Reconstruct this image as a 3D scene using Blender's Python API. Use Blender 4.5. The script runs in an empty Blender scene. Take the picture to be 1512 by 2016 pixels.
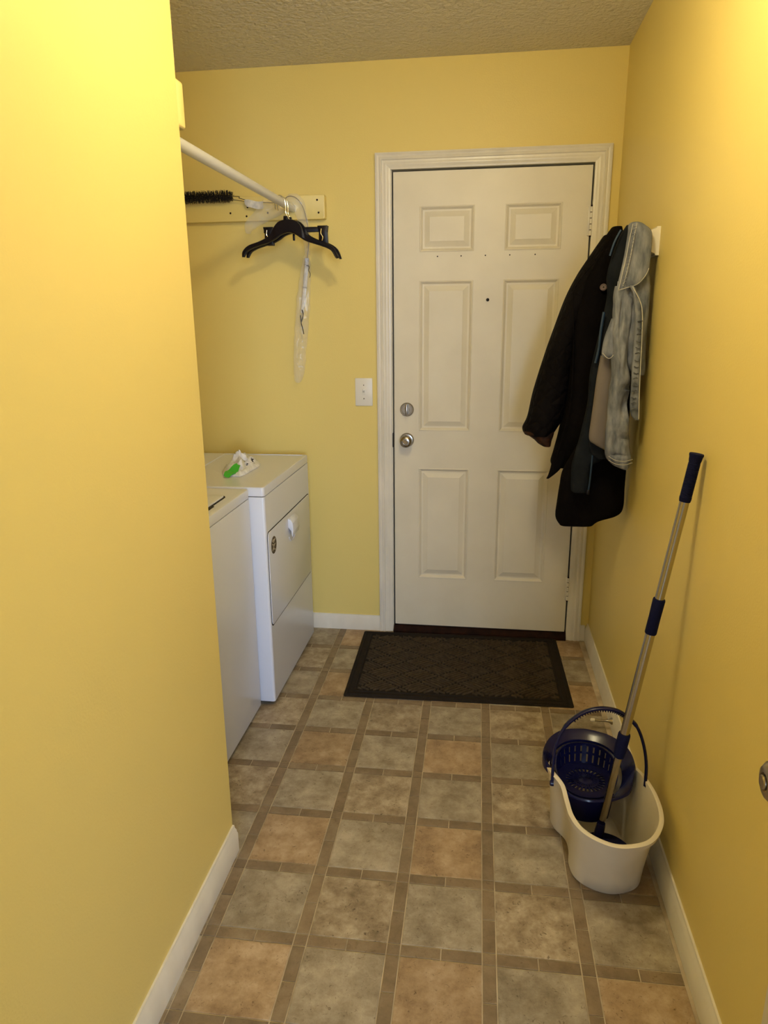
import bpy, bmesh, math, random
from mathutils import Vector, Matrix, noise
R = math.radians
rng = random.Random(7)
C = bpy.context.scene.collection
SC = bpy.context.scene

# ---------------------------------------------------------------- camera, world, light, exposure
cam = bpy.data.objects.new('camera', bpy.data.cameras.new('camera'))
C.objects.link(cam)
cam.location = (-0.5143, -3.1823, 1.4721)
cam.rotation_euler = (1.3061, 0.0089, 0.1385)
cam.data.sensor_fit = 'VERTICAL'; cam.data.sensor_height = 36
cam.data.lens = 1395.2 / 2016 * 36
cam.data.clip_start = 0.02
SC.camera = cam

wld = bpy.data.worlds.new('world'); SC.world = wld; wld.use_nodes = True
wld.node_tree.nodes['Background'].inputs[0].default_value = (0.75, 0.85, 1, 1)
wld.node_tree.nodes['Background'].inputs[1].default_value = 0.15

SC.view_settings.view_transform = 'Standard'; SC.view_settings.look = 'None'
SC.view_settings.gamma = 1; SC.view_settings.use_curve_mapping = False
SC.view_settings.exposure = 0.20

LAMP_COL = (1.0, 0.85, 0.50); LAMP_STRENGTH = 106.0
day = bpy.data.lights.new('daylight', 'AREA'); day.shape = 'RECTANGLE'; day.size = 1.5; day.size_y = 1.4
day.energy = 130; day.color = (0.58, 0.74, 1.0)
dayo = bpy.data.objects.new('daylight', day); C.objects.link(dayo)
dayo.location = (0.55, -6.28, 1.55); dayo.rotation_euler = (R(90), 0, 0)      # daylight coming in by the rear window

# ---------------------------------------------------------------- materials
def mat(name, col, rough=0.5, metal=0.0, spec=0.5, var=None, vscale=8, bump=0, bscale=200, emit=None, es=0, sheen=0, coat=0, stretch=None, detail=4, bdist=0.002):
    m = bpy.data.materials.new(name); m.use_nodes = True
    nt = m.node_tree; b = nt.nodes['Principled BSDF']
    b.inputs['Base Color'].default_value = (*col, 1); b.inputs['Roughness'].default_value = rough
    b.inputs['Metallic'].default_value = metal; b.inputs['Specular IOR Level'].default_value = spec
    b.inputs['Sheen Weight'].default_value = sheen; b.inputs['Coat Weight'].default_value = coat
    if emit: b.inputs['Emission Color'].default_value = (*emit, 1); b.inputs['Emission Strength'].default_value = es
    tc = nt.nodes.new('ShaderNodeTexCoord'); src = tc.outputs['Object']
    if stretch:
        mp = nt.nodes.new('ShaderNodeMapping'); mp.inputs['Scale'].default_value = stretch
        nt.links.new(src, mp.inputs[0]); src = mp.outputs[0]
    if var:
        n = nt.nodes.new('ShaderNodeTexNoise'); n.inputs['Scale'].default_value = vscale; n.inputs['Detail'].default_value = detail
        r = nt.nodes.new('ShaderNodeValToRGB'); r.color_ramp.elements[0].position = 0.32; r.color_ramp.elements[1].position = 0.68
        r.color_ramp.elements[0].color = (*var, 1); r.color_ramp.elements[1].color = (*col, 1)
        nt.links.new(src, n.inputs['Vector']); nt.links.new(n.outputs['Fac'], r.inputs[0]); nt.links.new(r.outputs[0], b.inputs['Base Color'])
    if bump:
        n2 = nt.nodes.new('ShaderNodeTexNoise'); n2.inputs['Scale'].default_value = bscale; n2.inputs['Detail'].default_value = 3
        bp = nt.nodes.new('ShaderNodeBump'); bp.inputs['Strength'].default_value = bump; bp.inputs['Distance'].default_value = bdist
        nt.links.new(src, n2.inputs['Vector']); nt.links.new(n2.outputs['Fac'], bp.inputs['Height']); nt.links.new(bp.outputs[0], b.inputs['Normal'])
    return m

def tile_mat(name, lo, mid, hi, sc1, sc2, vein):
    m = bpy.data.materials.new(name); m.use_nodes = True; nt = m.node_tree; L = nt.links.new
    b = nt.nodes['Principled BSDF']; b.inputs['Roughness'].default_value = 0.42; b.inputs['Specular IOR Level'].default_value = 0.35
    g = nt.nodes.new('ShaderNodeNewGeometry'); oi = nt.nodes.new('ShaderNodeObjectInfo')
    ml = nt.nodes.new('ShaderNodeMath'); ml.operation = 'MULTIPLY'; ml.inputs[1].default_value = 37.0; L(oi.outputs['Random'], ml.inputs[0])
    ad = nt.nodes.new('ShaderNodeVectorMath'); ad.operation = 'ADD'; L(g.outputs['Position'], ad.inputs[0]); L(ml.outputs[0], ad.inputs[1])
    n1 = nt.nodes.new('ShaderNodeTexNoise'); n1.inputs['Scale'].default_value = sc1; n1.inputs['Detail'].default_value = 8; n1.inputs['Roughness'].default_value = 0.7
    L(ad.outputs[0], n1.inputs['Vector'])
    r = nt.nodes.new('ShaderNodeValToRGB'); e = r.color_ramp.elements
    e[0].position = 0.33; e[0].color = (*lo, 1); e[1].position = 0.68; e[1].color = (*hi, 1)
    k = r.color_ramp.elements.new(0.5); k.color = (*mid, 1)
    L(n1.outputs['Fac'], r.inputs[0])
    n2 = nt.nodes.new('ShaderNodeTexNoise'); n2.inputs['Scale'].default_value = sc2; n2.inputs['Detail'].default_value = 3; n2.inputs['Distortion'].default_value = 2.0
    L(ad.outputs[0], n2.inputs['Vector'])
    r2 = nt.nodes.new('ShaderNodeValToRGB'); r2.color_ramp.elements[0].position = 0.27; r2.color_ramp.elements[0].color = (vein, vein * .92, vein * .85, 1)
    r2.color_ramp.elements[1].position = 0.37; r2.color_ramp.elements[1].color = (1, 1, 1, 1)
    L(n2.outputs['Fac'], r2.inputs[0])
    mx = nt.nodes.new('ShaderNodeMix'); mx.data_type = 'RGBA'; mx.blend_type = 'MULTIPLY'; mx.inputs['Factor'].default_value = 1
    L(r.outputs[0], mx.inputs['A']); L(r2.outputs[0], mx.inputs['B'])
    vr = nt.nodes.new('ShaderNodeMapRange'); vr.inputs['To Min'].default_value = 0.9; vr.inputs['To Max'].default_value = 1.1; L(oi.outputs['Random'], vr.inputs[0])
    m2 = nt.nodes.new('ShaderNodeMix'); m2.data_type = 'RGBA'; m2.blend_type = 'MULTIPLY'; m2.inputs['Factor'].default_value = 1
    L(mx.outputs['Result'], m2.inputs['A']); L(vr.outputs[0], m2.inputs['B'])
    L(m2.outputs['Result'], b.inputs['Base Color'])
    bp = nt.nodes.new('ShaderNodeBump'); bp.inputs['Strength'].default_value = 0.25; bp.inputs['Distance'].default_value = 0.002
    L(n2.outputs['Fac'], bp.inputs['Height']); L(bp.outputs[0], b.inputs['Normal'])
    return m

YEL = (0.81, 0.655, 0.225)
M = dict(
    wall=mat('yellow_paint', YEL, 0.45, spec=0.35, bump=0.22, bscale=190),
    ceil=mat('ceiling_texture', (0.74, 0.70, 0.61), 0.9, spec=0.1, bump=1.0, bscale=62, bdist=0.012),
    plain=mat('plain_wall', (0.7, 0.66, 0.58), 0.8),
    trim=mat('trim_paint', (0.82, 0.78, 0.70), 0.30, var=(0.74, 0.70, 0.62), vscale=14, stretch=(1, 1, .4)),
    door=mat('door_paint', (0.80, 0.745, 0.62), 0.4, var=(0.74, 0.685, 0.565), vscale=5, bump=0.12, bscale=260),
    plate=mat('switch_plastic', (0.82, 0.79, 0.73), 0.35),
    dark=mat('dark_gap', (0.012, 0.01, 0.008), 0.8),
    thresh=mat('threshold_wood', (0.028, 0.010, 0.006), 0.75, spec=0.1, var=(0.012, 0.005, 0.004), vscale=30),
    nickel=mat('brushed_nickel', (0.36, 0.33, 0.29), 0.27, metal=1),
    steel=mat('polished_steel', (0.44, 0.40, 0.35), 0.20, metal=1),
    brass=mat('aged_brass', (0.42, 0.36, 0.28), 0.32, metal=1),
    enamel=mat('white_enamel', (0.71, 0.74, 0.85), 0.28, spec=0.5, bump=0.05, bscale=300),
    grout=mat('grout', (0.62, 0.52, 0.37), 0.7, var=(0.36, 0.29, 0.20), vscale=14),
    tile_grey=tile_mat('tile_grey', (0.20, 0.16, 0.112), (0.325, 0.275, 0.205), (0.47, 0.41, 0.32), 13, 70, 0.5),
    tile_tan=tile_mat('tile_tan', (0.24, 0.158, 0.092), (0.38, 0.268, 0.16), (0.51, 0.39, 0.262), 13, 70, 0.45),
    tile_brown=tile_mat('tile_brown', (0.19, 0.14, 0.09), (0.345, 0.275, 0.19), (0.52, 0.445, 0.335), 17, 75, 0.35),
    strip=tile_mat('tile_strip', (0.175, 0.127, 0.078), (0.23, 0.17, 0.108), (0.29, 0.225, 0.15), 14, 60, 0.75),
    mat=mat('mat_rubber_shade', (0.016, 0.012, 0.009), 0.85, spec=0.2, var=(0.022, 0.016, 0.012), vscale=40, bump=0.5, bscale=500),  # darker than the ribs: groove shade put into the colour
    rib=mat('mat_pile_lit', (0.095, 0.070, 0.045), 0.95, spec=0.1, var=(0.060, 0.044, 0.028), vscale=60, bump=0.8, bscale=700),  # ribs coloured lighter, as lit tops above the shaded grooves
    black_plastic=mat('black_plastic', (0.006, 0.004, 0.006), 0.32, spec=0.25),
    bristle=mat('black_bristle', (0.01, 0.009, 0.01), 0.6),
    wire=mat('wire', (0.25, 0.23, 0.2), 0.35, metal=1),
    chrome=mat('chrome_wire', (0.85, 0.83, 0.78), 0.15, metal=1),
    rod=mat('rod_white', (0.76, 0.77, 0.82), 0.35),
    paper=mat('white_paper', (0.82, 0.80, 0.76), 0.7, var=(0.55, 0.55, 0.58), vscale=60),
    ink=mat('dark_ink', (0.03, 0.03, 0.045), 0.7),
    green=mat('green_plastic', (0.05, 0.42, 0.03), 0.35),
    velvet=mat('black_velvet', (0.0055, 0.0042, 0.0045), 0.95, spec=0.06, var=(0.003, 0.0024, 0.0026), vscale=12, bump=0.5, bscale=120),
    quilt=mat('black_quilting', (0.0048, 0.0037, 0.0042), 0.8, spec=0.07, bump=0.3, bscale=90),
    lining_brown=mat('brown_lining', (0.055, 0.022, 0.010), 0.7, spec=0.15, var=(0.010, 0.005, 0.005), vscale=45),
    slate=mat('slate_fabric', (0.0150, 0.0175, 0.0225), 0.85, spec=0.06, var=(0.009, 0.011, 0.015), vscale=20, bump=0.3, bscale=300),
    teal=mat('teal_trim', (0.008, 0.032, 0.075), 0.55),
    denim=mat('washed_denim', (0.28, 0.295, 0.345), 0.95, spec=0.05, var=(0.115, 0.13, 0.17), vscale=55, bump=0.4, bscale=420, stretch=(1, 1, .3), detail=8),
    denim_dark=mat('dark_denim', (0.06, 0.07, 0.10), 0.9, spec=0.1, var=(0.16, 0.17, 0.20), vscale=60),
    stitch=mat('pale_stitching', (0.46, 0.45, 0.43), 0.9),
    grey_lining=mat('grey_lining', (0.18, 0.155, 0.14), 0.8, var=(0.155, 0.132, 0.118), vscale=9),
    button=mat('grey_button', (0.16, 0.12, 0.12), 0.35),
    bucket=mat('cream_plastic', (0.78, 0.72, 0.61), 0.38, var=(0.71, 0.64, 0.52), vscale=7, bump=0.04, bscale=60),
    navy=mat('navy_plastic', (0.006, 0.007, 0.052), 0.22, spec=0.35),
    navy_foam=mat('navy_grip', (0.006, 0.008, 0.046), 0.75, spec=0.12, bump=0.5, bscale=300),
    fringe=mat('mop_fringe', (0.6, 0.58, 0.54), 0.95),
    cleat=mat('yellow_board', (0.81, 0.665, 0.245), 0.4, spec=0.4),
    lampglass=mat('lamp_glass', (0.9, 0.85, 0.75), 0.4, emit=LAMP_COL, es=LAMP_STRENGTH),
    wrapper=mat('crinkled_wrapper', (0.86, 0.88, 0.96), 0.25, var=(0.66, 0.68, 0.78), vscale=50),
    sticker=mat('sticker_brown', (0.07, 0.042, 0.022), 0.5),
    sticker_light=mat('sticker_cream', (0.62, 0.55, 0.42), 0.5),
    rubber=mat('white_rubber', (0.8, 0.76, 0.68), 0.6),
)
film = bpy.data.materials.new('clear_film'); film.use_nodes = True
_n = film.node_tree; _b = _n.nodes['Principled BSDF']
_b.inputs['Base Color'].default_value = (0.95, 0.93, 0.88, 1); _b.inputs['Roughness'].default_value = 0.12
_b.inputs['Alpha'].default_value = 0.15; _b.inputs['Specular IOR Level'].default_value = 0.9
M['film'] = film

# wear on the bucket's inside and the quilted coat are given by these two
def add_quilt(m, scale):
    nt = m.node_tree; tc = nt.nodes.new('ShaderNodeTexCoord'); mp = nt.nodes.new('ShaderNodeMapping')
    mp.inputs['Rotation'].default_value = (0, R(45), 0); mp.inputs['Scale'].default_value = (scale,) * 3
    ck = nt.nodes.new('ShaderNodeTexVoronoi'); ck.feature = 'DISTANCE_TO_EDGE'; ck.inputs['Randomness'].default_value = 0.25; ck.inputs['Scale'].default_value = 1
    bp = nt.nodes.new('ShaderNodeBump'); bp.inputs['Strength'].default_value = 1; bp.inputs['Distance'].default_value = 0.012
    nt.links.new(tc.outputs['Object'], mp.inputs[0]); nt.links.new(mp.outputs[0], ck.inputs['Vector'])
    nt.links.new(ck.outputs['Distance'], bp.inputs['Height']); nt.links.new(bp.outputs[0], nt.nodes['Principled BSDF'].inputs['Normal'])
add_quilt(M['quilt'], 26)

# ---------------------------------------------------------------- mesh helpers
def obj(name, bm, m, parent=None, smooth=True, label=None, kind=None, weld=False):
    if weld: bmesh.ops.remove_doubles(bm, verts=bm.verts, dist=1e-5)
    bmesh.ops.recalc_face_normals(bm, faces=bm.faces)
    me = bpy.data.meshes.new(name); bm.to_mesh(me); bm.free()
    ms = m if isinstance(m, (list, tuple)) else [m]
    for x in ms: me.materials.append(x)
    if smooth:
        me.shade_smooth()
        me.set_sharp_from_angle(angle=R(38))
    o = bpy.data.objects.new(name, me); C.objects.link(o)
    if parent: o.parent = parent; o.matrix_parent_inverse = Matrix.Translation(-Vector(parent.location)) if not any(parent.rotation_euler) else parent.matrix_basis.inverted()
    if label: o['label'] = label
    if kind: o['kind'] = kind
    return o
def tag(o, label, cat, group=None):
    o['label'] = label; o['category'] = cat
    if group: o['group'] = group
    return o
def thing(name, loc, label, cat, group=None):
    o = bpy.data.objects.new(name, None); C.objects.link(o); o.location = loc; o.empty_display_size = 0.05
    return tag(o, label, cat, group)
def struct(name, loc=(0, 0, 0)):
    o = bpy.data.objects.new(name, None); C.objects.link(o); o.location = loc; o['kind'] = 'structure'; o.empty_display_size = 0.05
    return o
def box(bm, x0, x1, y0, y1, z0, z1, bev=0, seg=2, mi=0):
    b = bmesh.new(); bmesh.ops.create_cube(b, size=1)
    bmesh.ops.scale(b, vec=(abs(x1 - x0), abs(y1 - y0), abs(z1 - z0)), verts=b.verts)
    bmesh.ops.translate(b, vec=((x0 + x1) / 2, (y0 + y1) / 2, (z0 + z1) / 2), verts=b.verts)
    if bev: bmesh.ops.bevel(b, geom=b.edges[:], offset=bev, segments=seg, affect='EDGES', profile=0.5)
    for f in b.faces: f.material_index = mi
    return merge(bm, b)
def merge(bm, b, mx=None):
    if mx is not None: bmesh.ops.transform(b, matrix=mx, verts=b.verts)
    t = bpy.data.meshes.new('t'); b.to_mesh(t); b.free(); bm.from_mesh(t); bpy.data.meshes.remove(t)
    return bm
def bx(*a, **k): return box(bmesh.new(), *a, **k)
def strip_faces(bm, rings, closed=True, cap0=True, cap1=True, mi=0):
    vs = [[bm.verts.new(p) for p in r] for r in rings]; n = len(vs[0])
    for a, b in zip(vs, vs[1:]):
        for i in range(n if closed else n - 1):
            j = (i + 1) % n
            f = bm.faces.new((a[i], a[j], b[j], b[i])); f.material_index = mi
    if cap0: bm.faces.new(vs[0][::-1]).material_index = mi
    if cap1: bm.faces.new(vs[-1]).material_index = mi
    return vs
def catmull(P, n, closed=False):
    P = [Vector(p) for p in P]; m = len(P); out = []
    segs = m if closed else m - 1
    for k in range(n):
        t = k / n * segs if closed else k / (n - 1) * segs
        i = min(int(t), segs - 1); u = t - i
        g = (lambda j: P[j % m]) if closed else (lambda j: P[max(0, min(m - 1, j))])
        a, b, c, d = g(i - 1), g(i), g(i + 1), g(i + 2)
        out.append(0.5 * ((2 * b) + (c - a) * u + (2 * a - 5 * b + 4 * c - d) * u * u + (3 * b - a - 3 * c + d) * u ** 3))
    return out
def tube(bm, pts, r, n=10, smooth=0, mi=0, closed=False):
    if smooth: pts = catmull(pts, smooth, closed)
    pts = [Vector(p) for p in pts]; rs = r if isinstance(r, (list, tuple)) else [r] * len(pts)
    rings = []; up = None
    for i, p in enumerate(pts):
        a = pts[(i - 1) % len(pts)] if (closed or i) else p; b = pts[(i + 1) % len(pts)] if (closed or i < len(pts) - 1) else p
        d = (b - a).normalized()
        if up is None: up = Vector((0, 0, 1)) if abs(d.z) < .9 else Vector((0, 1, 0))
        s = d.cross(up).normalized(); up = s.cross(d).normalized()
        rr = rs[i] if isinstance(rs[i], tuple) else (rs[i], rs[i])
        rings.append([p + rr[0] * math.cos(2 * math.pi * k / n) * s + rr[1] * math.sin(2 * math.pi * k / n) * up for k in range(n)])
    if closed: rings.append(rings[0])
    strip_faces(bm, rings, True, not closed, not closed, mi)
    return bm
def lathe(bm, prof, n=32, mx=None, cap0=True, cap1=True, mi=0):
    b = bmesh.new()
    strip_faces(b, [[(max(r, 1e-4) * math.cos(2 * math.pi * k / n), max(r, 1e-4) * math.sin(2 * math.pi * k / n), z) for k in range(n)] for r, z in prof], True, cap0, cap1, mi)
    return merge(bm, b, mx)
def axis_mx(o, d):
    return Matrix.Translation(o) @ Vector(d).to_track_quat('Z', 'Y').to_matrix().to_4x4()
def prism(bm, pts, axis, a, b, bev=0, mi=0):
    """closed 2-D outline extruded along an axis ('x','y','z') from a to b"""
    def P(p, t):
        return {'x': (t, p[0], p[1]), 'y': (p[0], t, p[1]), 'z': (p[0], p[1], t)}[axis]
    q = bmesh.new(); strip_faces(q, [[P(p, a) for p in pts], [P(p, b) for p in pts]])
    if bev:
        bmesh.ops.recalc_face_normals(q, faces=q.faces)
        bmesh.ops.bevel(q, geom=q.edges[:], offset=bev, segments=2, affect='EDGES', profile=0.5)
    for f in q.faces: f.material_index = mi
    return merge(bm, q)
def garment(slices, nz=60, ns=56, p=2.3, amp=0.0, kx=14, kz=4, seed=0, hollow=True, fine=0.0, edge=0.0, dents=()):
    """hanging cloth: slices (z, x left, x right, y front, y back) top to bottom, folded by noise, hem open and turned in"""
    cols = list(zip(*slices)); N = len(slices)
    S = catmull([Vector(s[:3]) for s in slices], nz); S2 = catmull([Vector((s[3], s[4], 0)) for s in slices], nz)
    rings = []
    for i in range(nz):
        z, xl, xr = S[i]; y0, y1 = S2[i].x, S2[i].y
        if xr - xl < .008: m_ = (xl + xr) / 2; xl, xr = m_ - .004, m_ + .004
        xc, rx, yc, ry = (xl + xr) / 2, (xr - xl) / 2, (y0 + y1) / 2, (y1 - y0) / 2
        ring = []
        for k in range(ns):
            t = 2 * math.pi * k / ns; c, s = math.cos(t), math.sin(t)
            x = xc + rx * math.copysign(abs(c) ** (2 / p), c); y = yc + ry * math.copysign(abs(s) ** (2 / p), s)
            q = Vector((x * kx + seed, (3 if s > 0 else 0) + seed, z * kz))
            w = min(1, abs(s) * 2.0)
            y += amp * w * (noise.noise(q) + 0.5 * noise.noise(q * 2.1)) + fine * w * noise.noise(Vector((x * 40, seed, z * 40)))
            if s < 0:
                for dx_, dz_, sx_, sz_, dd_ in dents: y += dd_ * math.exp(-((x - dx_) / sx_) ** 2 - ((z - dz_) / sz_) ** 2)
            x += edge * abs(c) * noise.noise(Vector((seed, math.copysign(2, c), z * 22)))
            ring.append((x, y, z))
        rings.append(ring)
    if hollow:
        last = rings[-1]; cx = sum(v[0] for v in last) / ns; cy = sum(v[1] for v in last) / ns
        for sc, dz in ((.88, .002), (.8, .03)):
            rings.append([(cx + (v[0] - cx) * sc, cy + (v[1] - cy) * sc, v[2] + dz) for v in last])
    bm = bmesh.new(); strip_faces(bm, rings); return bm
def rrect(x0, x1, z0, z1, r, n=5):
    out = []
    for cx, cz, a in ((x1 - r, z1 - r, 0), (x0 + r, z1 - r, 90), (x0 + r, z0 + r, 180), (x1 - r, z0 + r, 270)):
        for k in range(n + 1):
            t = R(a + 90 * k / n); out.append((cx + r * math.cos(t), cz + r * math.sin(t)))
    return out

# ================================================================ THE ROOM
H = 2.477; XL = -1.193; YE = -1.54; YF = -3.04; XA = -2.08
# floor: recessed grout bed, every tile, border strip and corner tile laid on it
floor = struct('floor')
obj('floor_bed', bx(-3.2, 2.4, -6.4, 0.10, -0.06, -0.0022), M['grout'], floor, smooth=False)
TP = 0.23; SW = 0.0335; TH = 0.009; TX, TY = -1.1408, -1.5717; G = 0.0015
def slab_bm(w, d):
    b = bmesh.new(); t = 0.0012
    strip_faces(b, [[(-w/2, -d/2, -.003), (w/2, -d/2, -.003), (w/2, d/2, -.003), (-w/2, d/2, -.003)],
                    [(-w/2, -d/2, -.0006), (w/2, -d/2, -.0006), (w/2, d/2, -.0006), (-w/2, d/2, -.0006)],
                    [(-w/2 + t, -d/2 + t, 0), (w/2 - t, -d/2 + t, 0), (w/2 - t, d/2 - t, 0), (-w/2 + t, d/2 - t, 0)]], True, False, True)
    return b
def mesh_of(name, bm, m):
    bmesh.ops.recalc_face_normals(bm, faces=bm.faces); me = bpy.data.meshes.new(name); bm.to_mesh(me); bm.free(); me.materials.append(m); return me
q = TP - SW; hq = q / 2
ME = {k: mesh_of('tile', slab_bm(q - 2 * G, q - 2 * G), M[k]) for k in ('tile_grey', 'tile_tan', 'tile_brown')}
ME['sh'] = mesh_of('border_strip', slab_bm(hq - 2 * G, SW - 2 * G), M['strip'])
ME['sv'] = mesh_of('border_strip', slab_bm(SW - 2 * G, hq - 2 * G), M['strip'])
ME['co'] = mesh_of('corner_tile', slab_bm(SW - 2 * G, SW - 2 * G), M['strip'])
ct, st = math.cos(TH), math.sin(TH)
def lay(name, me, a, b):
    x, y = TX + ct * a - st * b, TY + st * a + ct * b
    o = bpy.data.objects.new(name, me); o.location = (x, y, rng.uniform(-.0002, .0002)); o.rotation_euler = (0, 0, TH)
    C.objects.link(o); o.parent = floor
for j in range(-4, 7):
    for i in range(-1, 5):
        a0, b0 = i * TP, j * TP
        k = 'tile_grey' if (i + j) % 2 == 1 else ('tile_tan' if j % 2 == 0 else 'tile_brown')
        lay('tile', ME[k], a0 + q / 2, b0 + q / 2)
        for s in (0, 1):
            lay('border_strip', ME['sh'], a0 + hq * (s + .5), b0 - SW / 2)
            lay('border_strip', ME['sv'], a0 - SW / 2, b0 + hq * (s + .5))
        lay('corner_tile', ME['co'], a0 - SW / 2, b0 - SW / 2)

def wallbox(name, m, *bs):
    b = bmesh.new()
    for q_ in bs: box(b, *q_)
    o = obj(name, b, m, smooth=False); o['kind'] = 'structure'; return o
wallbox('ceiling', M['ceil'], (-3.2, 2.4, -6.4, 0.14, H, H + .08))
wallbox('wall_right', M['wall'], (0, 0.12, YF, 0.14, -.06, H))
wallbox('wall_left', M['wall'], (XL - .12, XL, YF, YE, -.06, H), (XA, XL - .12, YE - .12, YE, -.06, H))
wallbox('wall_alcove', M['wall'], (XA - .1, XA, YE - .12, .14, -.06, H))
DX0, DX1, DZ = -.944, -.082, 2.092
wallbox('wall_back', M['wall'], (XA, DX0, 0, .14, -.06, H), (DX1, 0, 0, .14, -.06, H), (DX0, DX1, 0, .14, DZ, H))
wallbox('wall_front', M['wall'], (XL - .12, -.93, YF - .11, YF, -.06, H), (-.04, .12, YF - .11, YF, -.06, H), (-.93, -.04, YF - .11, YF, 2.06, H))
wallbox('wall_rear', M['plain'], (-3.2, -.25, -6.4, -6.3, -.06, H), (1.35, 2.4, -6.4, -6.3, -.06, H), (-.25, 1.35, -6.4, -6.3, -.06, .8), (-.25, 1.35, -6.4, -6.3, 2.3, H))
wallbox('wall_rear_left', M['plain'], (-3.2, -3.1, -6.3, YF - .11, -.06, H), (-3.2, XL - .12, YF - .11, YF - .06, -.06, H))
wallbox('wall_rear_right', M['plain'], (2.3, 2.4, -6.3, YF - .11, -.06, H), (.12, 2.4, YF - .11, YF - .06, -.06, H))
# rear window frame (behind the camera)
w1 = struct('window_1', (.55, -6.35, 1.55))
fb = bmesh.new()
for a in ((-.25, -.2, .8, 2.3), (1.3, 1.35, .8, 2.3), (-.2, 1.3, .8, .85), (-.2, 1.3, 2.25, 2.3), (.53, .57, .85, 2.25)): box(fb, a[0], a[1], -6.39, -6.33, a[2], a[3])
obj('window_frame', fb, M['trim'], w1, smooth=False)

# baseboards with a shaped top edge
def bb_prof(h, t): return [(0, 0), (t, 0), (t, h * .70), (t * .8, h * .76), (t * .8, h * .82), (t * .45, h * .9), (t * .35, h), (0, h)]
def struct_mesh(name, bm, m, smooth=True):
    o = obj(name, bm, m, smooth=smooth); o['kind'] = 'structure'; return o
b = bmesh.new(); prism(b, [(-x, z) for x, z in bb_prof(.084, .015)], 'y', YF, -.001); struct_mesh('baseboard_right', b, M['trim'])
b = bmesh.new(); prism(b, [(XL + x, z) for x, z in bb_prof(.084, .015)], 'y', YF, YE); struct_mesh('baseboard_left', b, M['trim'])
b = bmesh.new(); prism(b, [(-x, z) for x, z in bb_prof(.076, .013)], 'x', XA, -.988); prism(b, [(-x, z) for x, z in bb_prof(.076, .013)], 'x', -.037, -.0155); struct_mesh('baseboard_back', b, M['trim'])

# ---------------------------------------------------------------- six-panel back door
d1 = struct('door_1', (-.511, .02, .035))
SX0, SX1, SZ0, SZ1, SY = -.9145, -.1075, .036, 2.064, .003
PX = [(-.804, -.574), (-.448, -.218)]; PZ = [(.279, .814), (.986, 1.633), (1.748, 1.930)]
def door_slab():
    bm = bmesh.new(); xs = [SX0, *PX[0], *PX[1], SX1]; zs = [SZ0, *PZ[0], *PZ[1], *PZ[2], SZ1]
    for i in range(5):
        for j in range(7):
            if i in (1, 3) and j in (1, 3, 5): continue
            vs = [bm.verts.new(p) for p in ((xs[i], SY, zs[j]), (xs[i+1], SY, zs[j]), (xs[i+1], SY, zs[j+1]), (xs[i], SY, zs[j+1]))]; bm.faces.new(vs)
    bmesh.ops.remove_doubles(bm, verts=bm.verts, dist=1e-5)
    # moulded rim sinking round each panel opening
    for x0, x1 in PX:
        for z0, z1 in PZ:
            def rr(i, d): return [(x0 + i, SY + d, z0 + i), (x1 - i, SY + d, z0 + i), (x1 - i, SY + d, z1 - i), (x0 + i, SY + d, z1 - i)]
            strip_faces(bm, [rr(0, 0), rr(.003, -.0015), rr(.006, -.0005), rr(.014, .0085), rr(.018, .009)], True, False, False)
    bmesh.ops.remove_doubles(bm, verts=bm.verts, dist=1e-5)
    e = .044
    o = [(SX0, SZ0), (SX1, SZ0), (SX1, SZ1), (SX0, SZ1)]
    strip_faces(bm, [[(x, SY, z) for x, z in o], [(x, SY + e, z) for x, z in o]], True, False, True)
    return bm
obj('slab', door_slab(), M['door'], d1, weld=True, smooth=False)
for x0, x1 in PX:
    for z0, z1 in PZ:
        bm = bmesh.new()
        def rr(i, d): return [(x0 + i, SY + d, z0 + i), (x1 - i, SY + d, z0 + i), (x1 - i, SY + d, z1 - i), (x0 + i, SY + d, z1 - i)]
        strip_faces(bm, [rr(.0175, .012), rr(.0175, .0085), rr(.021, .0085), rr(.041, .0015), rr(.043, .0005)], True, True, True)
        obj('panel', bm, M['door'], d1, smooth=False)
def knob_set(name, o, d, parent, big=True, m=None):
    m = m or M['nickel']; b = bmesh.new()
    lathe(b, [(.0, -.001), (.031, -.001), (.032, .004), (.027, .011), (.013, .013), (.011, .028), (.016, .034), (.0255, .041), (.0280, .049), (.0265, .058), (.021, .0635), (.016, .065), (.0125, .0655), (.0125, .062), (.0, .062)], 36, axis_mx(o, d))
    k = obj(name, b, m, parent)
    b = bmesh.new(); lathe(b, [(.0, .062), (.0095, .062), (.0095, .067), (.008, .0685), (0, .0685)], 20, axis_mx(o, d))
    pr = bmesh.new()
    return k, b
k, kb = knob_set('door_knob', (-.857, SY, .944), (0, -1, 0), d1)
obj('lock_button', kb, M['steel'], k)
b = bmesh.new(); lathe(b, [(0, -.001), (.0305, -.001), (.031, .005), (.026, .012), (.023, .012), (.022, .010), (.012, .010), (.011, .016), (0, .016)], 36, axis_mx((-.857, SY, 1.082), (0, -1, 0)))
db = obj('deadbolt', b, M['nickel'], d1)
b = bmesh.new(); prism(b, [(-.8605, 1.058), (-.8535, 1.058), (-.852, 1.075), (-.8525, 1.105), (-.857, 1.109), (-.8615, 1.105), (-.862, 1.075)], 'y', SY - .032, SY - .014, .002); obj('thumb_turn', b, M['nickel'], db)
for zz in (1.072, 1.092):
    pass
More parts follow.
